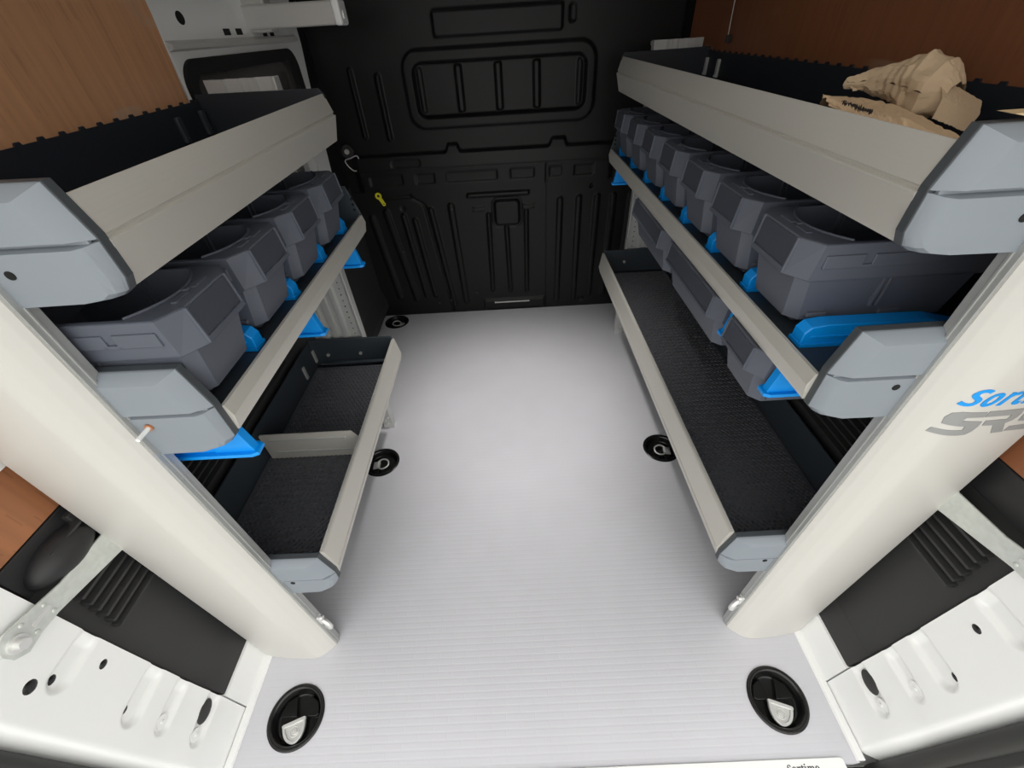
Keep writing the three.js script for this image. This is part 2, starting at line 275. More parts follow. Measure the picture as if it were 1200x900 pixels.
// ---------------------------------------------------------------- side walls
for (const s of [-1, 1]) {
  const w = structGroup(s < 0 ? 'wall_left' : 'wall_right');
  const L = s < 0;
  part('outer_skin', box(s * 0.70, s * 0.72, -0.05, 1.29, ZB - 0.04, -0.10, 0), mat.white, w);
  // pressed white sheet of the rear pillar with four dished channels
  const ch = [[0.455, 0.020, -0.150], [0.300, 0.022, -0.140], [0.222, 0.018, -0.142], [0.125, 0.020, -0.140]];
  const dish = (z, y) => {
    let h = 0.006 * sstep(0.55, 0.15, y) * 0 - 0.03 * sstep(-0.122, -0.096, z) ** 2;
    for (const [cy, hw, ze] of ch) { const d = Math.hypot(y - cy, Math.max(0, z - (ze - hw))) - hw; h -= 0.0075 * pad(d, 0.011) * (0.35 + 0.65 * sstep(-0.222, -0.205, z)); }
    return h;
  };
  const face = (z, y) => 0.616 + 0.006 * sstep(0.10, 0.2, y) - 0.004 * sstep(0.4, 0.6, y);
  part('pillar_panel', sheet(-0.222, -0.096, 90, 0.0, 1.27, 560, dish, (z, y, h) => [s * (face(z, y) - h), y, z], !L), mat.white, w);
  part('pillar_back', box(s * 0.665, s * 0.70, -0.05, 1.27, -0.23, -0.10, 0), mat.white, w);
  for (const [y, z, ry, rz] of [[0.132, -0.193, 0.0155, 0.020]]) part('grommet', new THREE.SphereGeometry(1, 20, 10).scale(0.0035, ry, rz).translate(s * (face(z, y) + 0.0018), y, z), mat.liner, w, 'large oval black rubber plug');
  const small = L ? [[0.489, -0.152, 0.009, 0.009], [0.460, -0.166, 0.006, 0.007], [0.405, -0.198, 0.006, 0.007], [0.314, -0.162, 0.005, 0.007]] : [[0.409, -0.191, 0.006, 0.007], [0.318, -0.156, 0.005, 0.007]];
  for (const [y, z, ry, rz] of small) part('grommet', new THREE.SphereGeometry(1, 16, 8).scale(0.003, ry, rz).translate(s * (face(z, y) - dish(z, y) + 0.001), y, z), mat.gloss, w, 'small round black plug');
  for (const [y, z] of [[0.222, -0.163], [0.125, -0.160]]) part('press_stud', [cyl(0.011, 0.004, 20).rotateZ(Math.PI / 2).translate(s * (face(z, y) + 0.006), y, z), cyl(0.003, 0.005, 10).rotateZ(Math.PI / 2).translate(s * (face(z, y) + 0.004), y, z)], mat.white, w);
  // white upstand along the floor edge, then the black side liner with its pressed ribs
  part('sill', prismZ([[s * 0.606, 0], [s * 0.612, 0.006], [s * 0.613, 0.095], [s * 0.64, 0.10], [s * 0.64, 0]], -0.224, -0.46), mat.white, w);
  part('sill_flange', prismZ([[s * 0.600, 0.0005], [s * 0.602, 0.006], [s * 0.614, 0.007], [s * 0.616, 0.0005]], -0.10, -0.46, 0.001), mat.white, w);
  part('liner', prismZ([[s * 0.615, 0.088], [s * 0.633, 0.15], [s * 0.638, 0.61], [s * 0.69, 0.61], [s * 0.69, 0.05], [s * 0.615, 0.05]], -0.226, ZB, 0.003), mat.liner, w);
  for (let k = 0; k < 6; k++) part('liner_rib', prismZ([[s * 0.640, 0.408 + k * 0.0172], [s * 0.622, 0.4115 + k * 0.0172], [s * 0.622, 0.416 + k * 0.0172], [s * 0.640, 0.4195 + k * 0.0172]], -0.246 - 0.001 * k, -0.90, 0.0015), mat.liner, w);
  for (let k = 0; k < 5; k++) part('liner_rib', prismZ([[s * 0.640, 0.22 + k * 0.03], [s * 0.622, 0.226 + k * 0.03], [s * 0.622, 0.234 + k * 0.03], [s * 0.640, 0.24 + k * 0.03]], -0.50, -0.98, 0.0015), mat.liner, w);
  // wood lining above
  const zf = L ? -1.03 : -1.765, zn = -0.224;
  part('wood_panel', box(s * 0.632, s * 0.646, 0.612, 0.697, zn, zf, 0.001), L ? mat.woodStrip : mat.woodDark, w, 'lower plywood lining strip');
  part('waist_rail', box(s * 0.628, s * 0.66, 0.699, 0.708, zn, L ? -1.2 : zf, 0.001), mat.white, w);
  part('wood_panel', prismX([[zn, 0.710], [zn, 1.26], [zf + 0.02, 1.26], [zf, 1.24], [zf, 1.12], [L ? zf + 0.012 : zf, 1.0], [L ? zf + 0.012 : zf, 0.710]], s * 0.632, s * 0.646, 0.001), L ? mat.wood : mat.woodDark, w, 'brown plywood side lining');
}
// trim fairings low on the side walls, black
{
  const wl = scene.getObjectByName('wall_left');
  const g = new THREE.SphereGeometry(1, 28, 16).scale(0.03, 0.028, 0.05).translate(-0.632, 0.568, -0.285);
  part('trim_fairing', [box(-0.645, -0.630, 0.555, 0.611, -0.228, -0.45, 0.002), g], mat.black, wl);
  part('trim_clip', [box(-0.632, -0.612, 0.585, 0.589, -0.27, -0.325, 0.001), box(-0.636, -0.622, 0.577, 0.60, -0.318, -0.345, 0.002)], mat.liner, wl);
  const wr = scene.getObjectByName('wall_right');
  part('trim_fairing', [box(0.630, 0.645, 0.555, 0.611, -0.228, -0.45, 0.003)], mat.black, wr);
}
// left side ahead of the wood: white door frame, black-edged window, black below
{
  const wl = scene.getObjectByName('wall_left');
  const sh = new THREE.Shape(V2([[1.032, 0.70], [1.032, 1.26], [1.74, 1.26], [1.735, 1.06], [1.715, 0.99], [1.70, 0.93], [1.66, 0.70]]));
  sh.holes.push(rrPath(0.955 + 0.085, 1.640, 0.80, 1.052, 0.05));
  const g = new THREE.ExtrudeGeometry(sh, { depth: 0.014, bevelEnabled: true, bevelSize: 0.003, bevelThickness: 0.003, bevelOffset: -0.003, bevelSegments: 2, curveSegments: 10 });
  part('door_frame', boxUV(g.rotateY(Math.PI / 2).translate(-0.652, 0, 0)), mat.white, wl);
  for (const [a, b, c, d] of [[1.27, 1.30, 1.088, 1.100], [1.33, 1.36, 1.088, 1.100], [1.475, 1.50, 1.075, 1.094], [1.52, 1.545, 1.075, 1.094]]) part('slot', box(-0.6385, -0.6335, c, d, -a, -b, 0.001), mat.hole, wl);
  part('slot', new THREE.SphereGeometry(1, 16, 8).scale(0.002, 0.011, 0.014).translate(-0.635, 1.117, -1.12), mat.hole, wl);
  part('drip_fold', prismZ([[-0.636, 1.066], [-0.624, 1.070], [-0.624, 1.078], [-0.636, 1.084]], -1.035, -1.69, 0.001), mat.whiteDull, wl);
  part('door_hollow', box(-0.698, -0.69, 0.60, 1.27, -1.03, ZB, 0), mat.black, wl);
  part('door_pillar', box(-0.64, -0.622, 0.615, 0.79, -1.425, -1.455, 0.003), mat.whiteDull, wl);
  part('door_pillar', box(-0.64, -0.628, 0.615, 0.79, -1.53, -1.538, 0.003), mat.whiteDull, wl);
  part('corner_trim', prismY([[-0.70, -1.72], [-0.668, -1.735], [-0.640, -1.79], [-0.640, -1.812], [-0.70, -1.812]], 0, 1.27, 0.004), mat.bulk, wl);
  const wr = scene.getObjectByName('wall_right');
  part('corner_trim', prismY([[0.70, -1.74], [0.64, -1.75], [0.615, -1.80], [0.615, -1.812], [0.70, -1.812]], 0, 1.27, 0.004), mat.bulk, wr);
  const win = structGroup('window_1');
  const ga = rrPath(0.950 + 0.088, 1.642, 0.795, 1.054, 0.052, THREE.Shape); ga.holes.push(rrPath(1.068, 1.600, 0.825, 1.026, 0.034));
  const gg = new THREE.ExtrudeGeometry(ga, { depth: 0.02, bevelEnabled: true, bevelSize: 0.003, bevelThickness: 0.003, bevelOffset: -0.003, bevelSegments: 2, curveSegments: 12 });
  part('gasket', boxUV(gg.rotateY(Math.PI / 2).translate(-0.650, 0, 0)), mat.hole, win);
  part('pane', boxUV(new THREE.ExtrudeGeometry(rrPath(1.06, 1.61, 0.815, 1.034, 0.036, THREE.Shape), { depth: 0.004, bevelEnabled: false }).rotateY(Math.PI / 2).translate(-0.645, 0, 0)), mat.glass, win);
  const bow = structGroup('roof_bow');
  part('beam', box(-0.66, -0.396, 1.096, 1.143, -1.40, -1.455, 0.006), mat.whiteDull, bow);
  part('beam_end', [box(-0.412, -0.392, 1.094, 1.145, -1.396, -1.458, 0.006), cyl(0.008, 0.004, 14).rotateZ(Math.PI / 2).translate(-0.391, 1.115, -1.42)], mat.white, bow);
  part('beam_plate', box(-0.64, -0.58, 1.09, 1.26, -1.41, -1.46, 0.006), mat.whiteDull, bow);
}
// door seals at the rear corners, load-edge strip
for (const s of [-1, 1]) {
  const g = [tube([[s * 0.640, -0.04, -0.086], [s * 0.642, 0.3, -0.086], [s * 0.642, 0.8, -0.086], [s * 0.64, 1.27, -0.086]], 0.013, 30, 12)];
  for (let k = 0; k < 3; k++) g.push(tube([[s * (0.652 + 0.012 * k), -0.04, -0.075 + 0.008 * k], [s * (0.652 + 0.012 * k), 1.27, -0.075 + 0.008 * k]], 0.006, 4, 8));
  g.push(box(s * 0.645, s * 0.72, -0.05, 1.27, -0.10, -0.06, 0.003));
  struct('door_seal', g, mat.seal);
}
const font = await new FontLoader().loadAsync('fonts/droid/droid_sans_bold.typeface.json');
const fontSerif = await new FontLoader().loadAsync('fonts/droid/droid_serif_bold.typeface.json');
{
  const st = structGroup('trim_1');
  part('edge_strip', boxUV(new THREE.ExtrudeGeometry(rrPath(-0.576, 0.576, 0.062, 0.1065, 0.006, THREE.Shape), { depth: 0.002, bevelEnabled: true, bevelSize: 0.0007, bevelThickness: 0.0007, bevelOffset: -0.0007, bevelSegments: 1 }).rotateX(-Math.PI / 2).translate(0, 0.0008, 0)), mat.white, st);
  const t = new TextGeometry('Sortimo', { font: fontSerif, size: 0.0118, depth: 0.0005, curveSegments: 6 }); t.computeBoundingBox();
  const k = 0.059 / (t.boundingBox.max.x - t.boundingBox.min.x);
  part('lettering', clean(t.scale(k, 1, 1).rotateX(-Math.PI / 2).translate(0.466, 0.0034, -0.0868)), mat.printBlack, st, 'black printed lettering');
}

// ---------------------------------------------------------------- racks
const yTop = 1.02;
// curved rear face of a post over x (distance from the centre line)
const bulge = (ax) => { const t = Math.min(1, Math.max(0, (ax - 0.455) / 0.155)); return -0.336 + 0.027 * Math.pow(Math.sin(Math.PI / 2 * Math.min(1, t / 0.30)), 0.85) - 0.010 * Math.pow(Math.max(0, t - 0.30) / 0.70, 2); };
function postGeo(s) {
  const n = 34, p = []; for (let i = 0; i <= n; i++) { const x = 0.455 + 0.155 * Math.pow(i / n, 1.5); p.push([s * x, bulge(x)]); }
  p.push([s * 0.6115, -0.3225], [s * 0.6115, -0.350], [s * 0.602, -0.358], [s * 0.463, -0.358], [s * 0.455, -0.352]);
  return toCreasedNormals(prismY(p, 0.001, yTop), 0.5);
}
function frontRail(s, kind, zn, zf) {
  const P = { top: [[0.3620, 0.9035], [0.3500, 0.9490], [0.3505, 0.9502], [0.3545, 0.9512], [0.3545, 0.9535], [0.3525, 0.9550], [0.3625, 0.9860], [0.3635, 0.9880], [0.3650, 0.9880], [0.3655, 0.985], [0.3590, 0.9545], [0.3680, 0.9035]],
    mid: [[0.3545, 0.7060], [0.3500, 0.7270], [0.3500, 0.7290], [0.3545, 0.7460], [0.3590, 0.7460], [0.3590, 0.7060]],
    low: [[0.3590, 0.3020], [0.3520, 0.3270], [0.3535, 0.3290], [0.3535, 0.3310], [0.3615, 0.3800], [0.3640, 0.3830], [0.3690, 0.3830], [0.3690, 0.3790], [0.3600, 0.3290], [0.3650, 0.3020]] }[kind];
  return toCreasedNormals(prismZ(P.map(([x, y]) => [s * x, y]), zn, zf), 0.25);
}
const capOutline = {
  top: [[0.364, 1.001], [0.3515, 0.956], [0.3515, 0.918], [0.356, 0.906], [0.364, 0.901], [0.384, 0.898], [0.624, 0.897], [0.624, 1.004]],
  mid: [[0.369, 0.812], [0.357, 0.758], [0.357, 0.703], [0.366, 0.694], [0.388, 0.687], [0.624, 0.686], [0.624, 0.815]],
  low: [[0.370, 0.380], [0.357, 0.325], [0.358, 0.298], [0.368, 0.281], [0.390, 0.267], [0.624, 0.266], [0.624, 0.384]],
};
function endCap(s, kind, zn) {     // moulded plastic end at z = zn: a dark rim and two bevelled fields
  const o = capOutline[kind], yr = { top: 0.953, mid: 0.754, low: 0.322 }[kind], hy = { top: 0.931, mid: 0.738, low: 0.312 }[kind];
  const at = (y) => { for (let i = 0; i < 5; i++) { const [a, b] = [o[i], o[i + 1]]; if (y <= a[1] && y >= b[1]) return lerp(a[0], b[0], (a[1] - y) / (a[1] - b[1] + 1e-9)); } return o[0][0]; };
  const rim = [prismZ(o.map(([x, y]) => [s * x, y]), zn - 0.0035, zn - 0.014, 0.0012)];
  const yt = o[0][1], yb = o[o.length - 2][1], xr = 0.6235, g = [];
  const up = (d, z, e = 0) => [[s * (o[0][0] + 0.0006 + d), yt - 0.0006 - d * 0.5, z], [s * (at(yr) + 0.0006 + d), yr + 0.0012 + e, z], [s * xr, yr + 0.0012 + e, z], [s * xr, o.at(-1)[1] - 0.0006 - d * 0.5, z]];
  const dn = (d, z, e = 0) => [[s * (at(yr) + 0.0006 + d * 1.3), yr - 0.0012 - e, z], ...o.filter(([, y]) => y < yr && y > yb + 0.0005).map(([x, y], i) => [s * (x + 0.0006 + d * (i ? 0.7 : 1)), y + 0.0006 + d * 0.10, z]), [s * xr, yb + 0.0006, z], [s * xr, yr - 0.0012 - e, z]];
  for (const f of [up, dn]) {
    const big = f === up ? 0.021 : 0.014, steps = f === up ? [[0, -0.006], [0, -0.003], [0.0015, -0.0012], [big - 0.0015, 0.0100, 0.0018], [big, 0.0106, 0.0024]] : [[0, -0.006], [0, -0.003], [0.0015, -0.0008], [big * 0.5, 0.0052, 0.0016], [big, 0.0082, 0.0026]];
    let r = steps.map(([d, z, e]) => f(d, zn + z, e)); r = r.map((q) => q.slice().reverse()); if (s > 0) r = r.map((q) => q.slice().reverse());
    g.push(toCreasedNormals(loft(r, false, true), 0.5));
  }
  g.push(box(s * (at(yr) + 0.006), s * xr, yr - 0.0018, yr + 0.0018, zn - 0.003, zn + 0.001, 0.0005));
  const hole = cyl(0.0042, 0.002, 16).rotateX(Math.PI / 2).translate(s * 0.437, hy, zn + 0.0080);
  return [g, hole, rim];
}
function makeRack(s) {
  const L = s < 0, zn = -0.360, zf = L ? -1.030 : -1.545, side = L ? 'left' : 'right';
  const root = thing('van_rack', L ? 'left-hand grey metal van rack with three trays and a plain white end post' : 'right-hand grey metal van rack with three trays and lettering on its white end post', 'rack', [s * 0.5, 0, (zn + zf) / 2]);
  const post = part('post', postGeo(s), mat.post, root, L ? 'broad white curved end post' : 'broad white curved end post with printed lettering');
  part('post_edge', [box(s * 0.4535, s * 0.458, 0.001, yTop, -0.3385, -0.357, 0.0008), box(s * 0.452, s * 0.456, 0.001, yTop, -0.3445, -0.3475, 0.0006)], mat.postEdge, post);
  if (!L) {
    const tess = new TessellateModifier(0.006, 6), on = (g) => { const p = g.attributes.position; for (let i = 0; i < p.count; i++) p.setZ(i, bulge(p.getX(i)) + 0.0003 + p.getZ(i)); g.computeVertexNormals(); return clean(g); };
    const t = new TextGeometry('Sortimo', { font, size: 0.027, depth: 0.0004, curveSegments: 5 }), p = t.attributes.position; t.computeBoundingBox();
    const k = 0.126 / t.boundingBox.max.x;
    for (let i = 0; i < p.count; i++) { const x = p.getX(i), y = p.getY(i); p.setXY(i, 0.4795 + k * x + 0.30 * y, 0.7365 + 0.93 * y + (k * x) * 0.0); }
    part('lettering', on(tess.modify(clean(t))), mat.printBlue, post, 'blue slanted lettering');
    // wide slanted model letters, drawn as outlines
    const glyph = (pts, dx = 0, dy = 0) => clean(new THREE.ExtrudeGeometry(new THREE.Shape(V2(pts.map(([x, y]) => [x + dx, y + dy]))), { depth: 0.0004, bevelEnabled: false }));
    const S = [[0.477, 0.6917], [0.4786, 0.6992], [0.5089, 0.6982], [0.5076, 0.7047], [0.483, 0.7074], [0.4813, 0.7168], [0.484, 0.7245], [0.4918, 0.7279], [0.5187, 0.7269], [0.5192, 0.7186], [0.5003, 0.7192], [0.4983, 0.7143], [0.5232, 0.7113], [0.5240, 0.7027], [0.5221, 0.6948], [0.5177, 0.6899], [0.5084, 0.689]];
    const R = [[0.5211, 0.7275], [0.5615, 0.7270], [0.5640, 0.7191], [0.5638, 0.713], [0.5612, 0.708], [0.5554, 0.7043], [0.5649, 0.6882], [0.5501, 0.6882], [0.5419, 0.7029], [0.5281, 0.704], [0.5268, 0.7122], [0.5524, 0.7114], [0.5529, 0.718], [0.5206, 0.7188]];
    part('lettering', [glyph(S), glyph(R), glyph(S.map(([x, y]) => [0.477 + (x - 0.477) * 0.86, y]), 0.0886, -0.0022)].map((g) => on(tess.modify(g))), mat.printGrey, post, 'grey slanted lettering');
  }
  // the far upright: corrugated perforated profile
  const zu = zf - 0.012, up = [];
  { const sh = new THREE.Shape(V2([[s * 0.455, 0], [s * 0.492, 0], [s * 0.492, yTop], [s * 0.455, yTop]]));
    for (let y = 0.03; y < yTop - 0.02; y += 0.0185) sh.holes.push(circleHole(s * 0.4785, y, 0.0026));
    up.push(boxUV(new THREE.ExtrudeGeometry(sh, { depth: 0.003, bevelEnabled: false, curveSegments: 5 }).translate(0, 0, zu - 0.003)));
    const prof = [[0.492, 0], [0.497, 0.008], [0.507, 0.008], [0.511, 0.001], [0.523, 0.001], [0.526, 0.007], [0.540, 0.007], [0.543, 0.0], [0.556, 0.0], [0.559, 0.008], [0.574, 0.008], [0.578, 0], [0.60, 0]];
    up.push(toCreasedNormals(prismY([...prof.map(([x, z]) => [s * x, zu + z]), ...prof.slice().reverse().map(([x, z]) => [s * x, zu + z - 0.003])], 0, yTop), 0.3));
    up.push(box(s * 0.4525, s * 0.4575, 0, yTop, zu + 0.010, zu - 0.016, 0.0015), box(s * 0.459, s * 0.462, 0, yTop, zu + 0.004, zu - 0.004, 0.001));
    up.push(box(s * 0.466, s * 0.472, 0.0, 0.35, zu - 0.004, zu - 0.009, 0.001)); }
  const upr = part('upright', up, mat.alloy, root, 'perforated aluminium upright');
  part('foot_plate', prismZ([[s * 0.450, 0], [s * 0.455, 0.10], [s * 0.468, 0.10], [s * 0.49, 0.0]], zu + 0.014, zu + 0.009, 0.001), mat.alloy, upr);
  for (const [x, y] of [[0.468, 0.022], [0.463, 0.05], [0.475, 0.035]]) part('bolt', cyl(0.0035, 0.004, 8).rotateX(Math.PI / 2).translate(s * x, y, zu + 0.016), mat.chrome, upr);
  part('mounting_tab', [prismZ([[s * 0.474, 0.17], [s * 0.474, 0.27], [s * 0.52, 0.27], [s * 0.52, 0.17]], -0.362, -0.372, 0.001)], mat.alloy, root);
  // lashing eye on the inner edge of the post, low down
  const eye = part('lashing_eye', [new THREE.TorusGeometry(0.0135, 0.0055, 10, 24).scale(1.0, 1.15, 1).rotateY(0.5 * s).translate(s * 0.448, 0.106, -0.347), box(s * 0.455, s * 0.449, 0.112, 0.145, -0.341, -0.353, 0.002)], mat.chrome, root, 'small chrome lashing eye');
  part('bolt', cyl(0.0055, 0.006, 6).rotateZ(Math.PI / 2).translate(s * 0.447, 0.134, -0.347), mat.chrome, eye);
  // zinc strap from post to the rear pillar
  const strap = [[-0.362, 0.478], [-0.342, 0.498], [-0.316, 0.508], [-0.223, 0.531], [-0.198, 0.533], [-0.178, 0.530], [-0.166, 0.540], [-0.164, 0.556], [-0.170, 0.570], [-0.182, 0.573], [-0.250, 0.556], [-0.318, 0.552], [-0.338, 0.560], [-0.362, 0.590]];
  const b = part('bracket', prismX(strap.map(([z, y]) => [z, y - 0.001]), s * 0.609, s * 0.612, 0.0008), mat.zinc, root, 'galvanised strap to the rear pillar');
  part('bolt', [cyl(0.011, 0.003, 20).rotateZ(Math.PI / 2).translate(s * 0.6075, 0.551, -0.180), cyl(0.0072, 0.010, 6).rotateZ(Math.PI / 2).translate(s * 0.603, 0.551, -0.180), box(s * 0.6075, s * 0.6095, 0.545, 0.551, -0.200, -0.225, 0.001)], mat.chrome, b);
  for (const [y, z] of [[0.562, -0.196], [0.539, -0.197], [0.555, -0.222], [0.538, -0.222]]) part('rivet', new THREE.SphereGeometry(0.003, 10, 6).scale(0.5, 1, 1).translate(s * 0.6085, y, z), mat.zinc, b);
  // three trays
  const Y = { top: 0.908, mid: 0.7345, low: 0.3035 };
  const trays = {};
  for (const kind of ['top', 'mid', 'low']) {
    const yb = Y[kind], t = part('shelf_tray', box(s * (kind === 'top' ? 0.366 : 0.3605), s * 0.619, yb - 0.004, yb, zn - 0.006, zf + 0.004, 0), kind === 'mid' ? mat.shelf : mat.navy, root, { top: 'deep upper tray', mid: 'shallow middle tray', low: 'lower tray with rubber mat' }[kind]);
    trays[kind] = t;
    part('front_rail', frontRail(s, kind, -0.3655, zf), mat.rail, t, 'brushed aluminium front rail');
    const [cap, hole, rim] = endCap(s, kind, -0.3525);
    part('end_cap', cap, mat.cap, t, 'moulded blue-grey plastic end cap'); part('cap_rim', rim, mat.capRim, t, 'dark rim of the end cap'); part('hole_plug', hole, mat.hole, t);
    const top = { top: 0.993, mid: 0.80, low: 0.392 }[kind];
    const back = new THREE.Shape(); back.moveTo(zn - 0.006, yb);
    if (kind === 'top') { let z = zn - 0.006; back.lineTo(z, top - 0.004); while (z - 0.036 > zf) { back.lineTo(z - 0.022, top - 0.004); back.lineTo(z - 0.024, top); back.lineTo(z - 0.031, top); back.lineTo(z - 0.033, top - 0.004); z -= 0.036; } back.lineTo(zf, top); back.lineTo(zf, yb); }
    else { back.lineTo(zn - 0.006, top); back.lineTo(zf, top); back.lineTo(zf, yb); }
    const pts = back.getPoints().map((p) => [p.x, p.y]);
    part('back_panel', prismX(pts, s * 0.6165, s * 0.6195), kind === 'low' ? mat.shelf : mat.navy, t);
    // far end: folded plate with sloping front corner
    const fe = { top: [[0.366, 0.903], [0.360, 0.985], [0.368, 0.997], [0.62, 0.999], [0.62, 0.903]], mid: [[0.358, 0.710], [0.353, 0.728], [0.355, 0.752], [0.374, 0.812], [0.62, 0.815], [0.62, 0.710]], low: [[0.372, 0.300], [0.360, 0.33], [0.368, 0.392], [0.62, 0.396], [0.62, 0.30]] }[kind].map(([x, y]) => [s * x, y]);
    part('end_panel', prismZ(fe, zf + 0.005, zf - 0.001, 0.001), kind === 'top' ? mat.navy : mat.shelf, t);
    if (kind === 'mid') for (let k = 0; k < 3; k++) part('hole_plug', cyl(0.0032, 0.003, 10).rotateX(Math.PI / 2).translate(s * 0.366, 0.760 + k * 0.012, zf + 0.005), mat.hole, t);
    if (kind === 'top') for (const z of (L ? [-0.930, -1.012] : [-1.45, -1.535])) part('hook_strip', [box(s * 0.6175, s * 0.610, 0.932, 0.974, z - 0.007, z + 0.007, 0.002), cyl(0.003, 0.004, 8).rotateZ(Math.PI / 2).translate(s * 0.609, 0.936, z)], L ? mat.shelf : mat.alloy, t);
    if (kind === 'low') {
      if (L) { for (const x of [0.573, 0.473]) part('screw', [cyl(0.005, 0.005, 8).rotateX(Math.PI / 2).translate(s * x, 0.341, zf + 0.008)], mat.chrome, t); part('end_flange', box(s * 0.38, s * 0.60, 0.312, 0.318, zf + 0.005, zf + 0.022, 0.001), mat.shelf, t); }
      else part('screw', cyl(0.005, 0.006, 8).rotateX(Math.PI / 2).translate(s * 0.45, 0.345, zf + 0.008), mat.chrome, t);
      for (const z of (L ? [-0.94, -1.02] : [-1.40, -1.50])) part('hook_strip', box(s * 0.6175, s * 0.612, 0.318, 0.360, z - 0.006, z + 0.006, 0.002), mat.alloy, t);
    }
    if (kind === 'mid') { const d = []; for (let z = zn - 0.05; z > zf + 0.03; z -= 0.0305) d.push(box(s * 0.3615, s * 0.366, yb + 0.0005, yb + 0.004, z, z - 0.013, 0.0008)); const m = part('slot_row', d, mat.alloy, t); m.userData.kind = 'stuff'; }
  }
  if (L) { const sc = [cyl(0.0048, 0.006, 10).rotateX(Math.PI / 2).translate(-0.437, 0.7375, -0.345)]; part('screw', [...sc, cyl(0.0055, 0.004, 12).rotateX(Math.PI / 2).translate(-0.437, 0.7375, -0.3475)], mat.copper, trays.mid, 'copper-coloured screw head'); part('screw', cyl(0.0026, 0.022, 8).rotateX(Math.PI / 2).translate(-0.437, 0.7375, -0.334), mat.white, trays.mid, 'pale screw shank sticking out'); }
  else part('sticker', prismZ([[0.392, 1.0045], [0.45, 1.0053], [0.45, 1.0078], [0.380, 1.007]], -0.3525, -0.368, 0.0005), mat.tan, trays.top, 'tan sticker');
  return root;
}
const rackL = makeRack(-1), rackR = makeRack(1);

// rubber mats in the lower trays, and a divider across the left one
for (const s of [-1, 1]) {
  const zf = s < 0 ? -1.005 : -1.52, t = thing('rubber_mat', s < 0 ? 'black studded rubber mat in the lower left tray' : 'black studded rubber mat in the lower right tray', 'mat', [s * 0.492, 0.3036, (zf - 0.392) / 2]);
  part('sheet', box(s * 0.3705, s * 0.6135, 0.3038, 0.3068, -0.372, zf, 0.001), mat.rubber, t);
  const stud = (x, z, a) => { const c = Math.cos(a), q = Math.sin(a), P = (u, v, y) => [x + c * u - q * v, y, z + q * u + c * v], y0 = 0.3066, y1 = 0.3094, A = [P(-0.0052, 0, y0), P(0, -0.0026, y0), P(0.0052, 0, y0), P(0, 0.0026, y0)], B = [P(-0.0036, 0, y1), P(0, -0.0016, y1), P(0.0036, 0, y1), P(0, 0.0016, y1)];
    const o = []; for (let i = 0; i < 4; i++) { const j = (i + 1) % 4; o.push(...A[i], ...B[i], ...B[j], ...A[i], ...B[j], ...A[j]); } o.push(...B[0], ...B[3], ...B[2], ...B[0], ...B[2], ...B[1]); return o; };
  const pos = []; let row = 0;
  for (let z = -0.378; z > zf + 0.006; z -= 0.0078, row++) for (let x = 0.377 + (row % 2) * 0.0055; x < 0.608; x += 0.011) pos.push(...stud(s * x, z, row % 2 ? 0.75 : -0.75));
  const g = new THREE.BufferGeometry(); g.setAttribute('position', new THREE.Float32BufferAttribute(pos, 3)); g.computeVertexNormals();
  part('studs', boxUV(g), mat.rubber, t).userData.kind = 'stuff';
}
{
  const t = thing('tray_divider', 'bare metal divider plate standing across the lower left tray', 'divider', [-0.485, 0.3078, -0.66]);
  part('plate', prismZ([[-0.373, 0.3078], [-0.373, 0.365], [-0.388, 0.391], [-0.600, 0.391], [-0.604, 0.386], [-0.604, 0.3078]], -0.6505, -0.6525), mat.rail, t);
  for (const y of [0.331, 0.372]) part('bead', box(-0.39 - (y > 0.35 ? 0.015 : 0), -0.585, y - 0.003, y + 0.003, -0.6505, -0.6475, 0.0014), mat.alloy, t);
  part('foot', box(-0.376, -0.602, 0.3078, 0.3098, -0.652, -0.675, 0.0006), mat.rail, t);
}

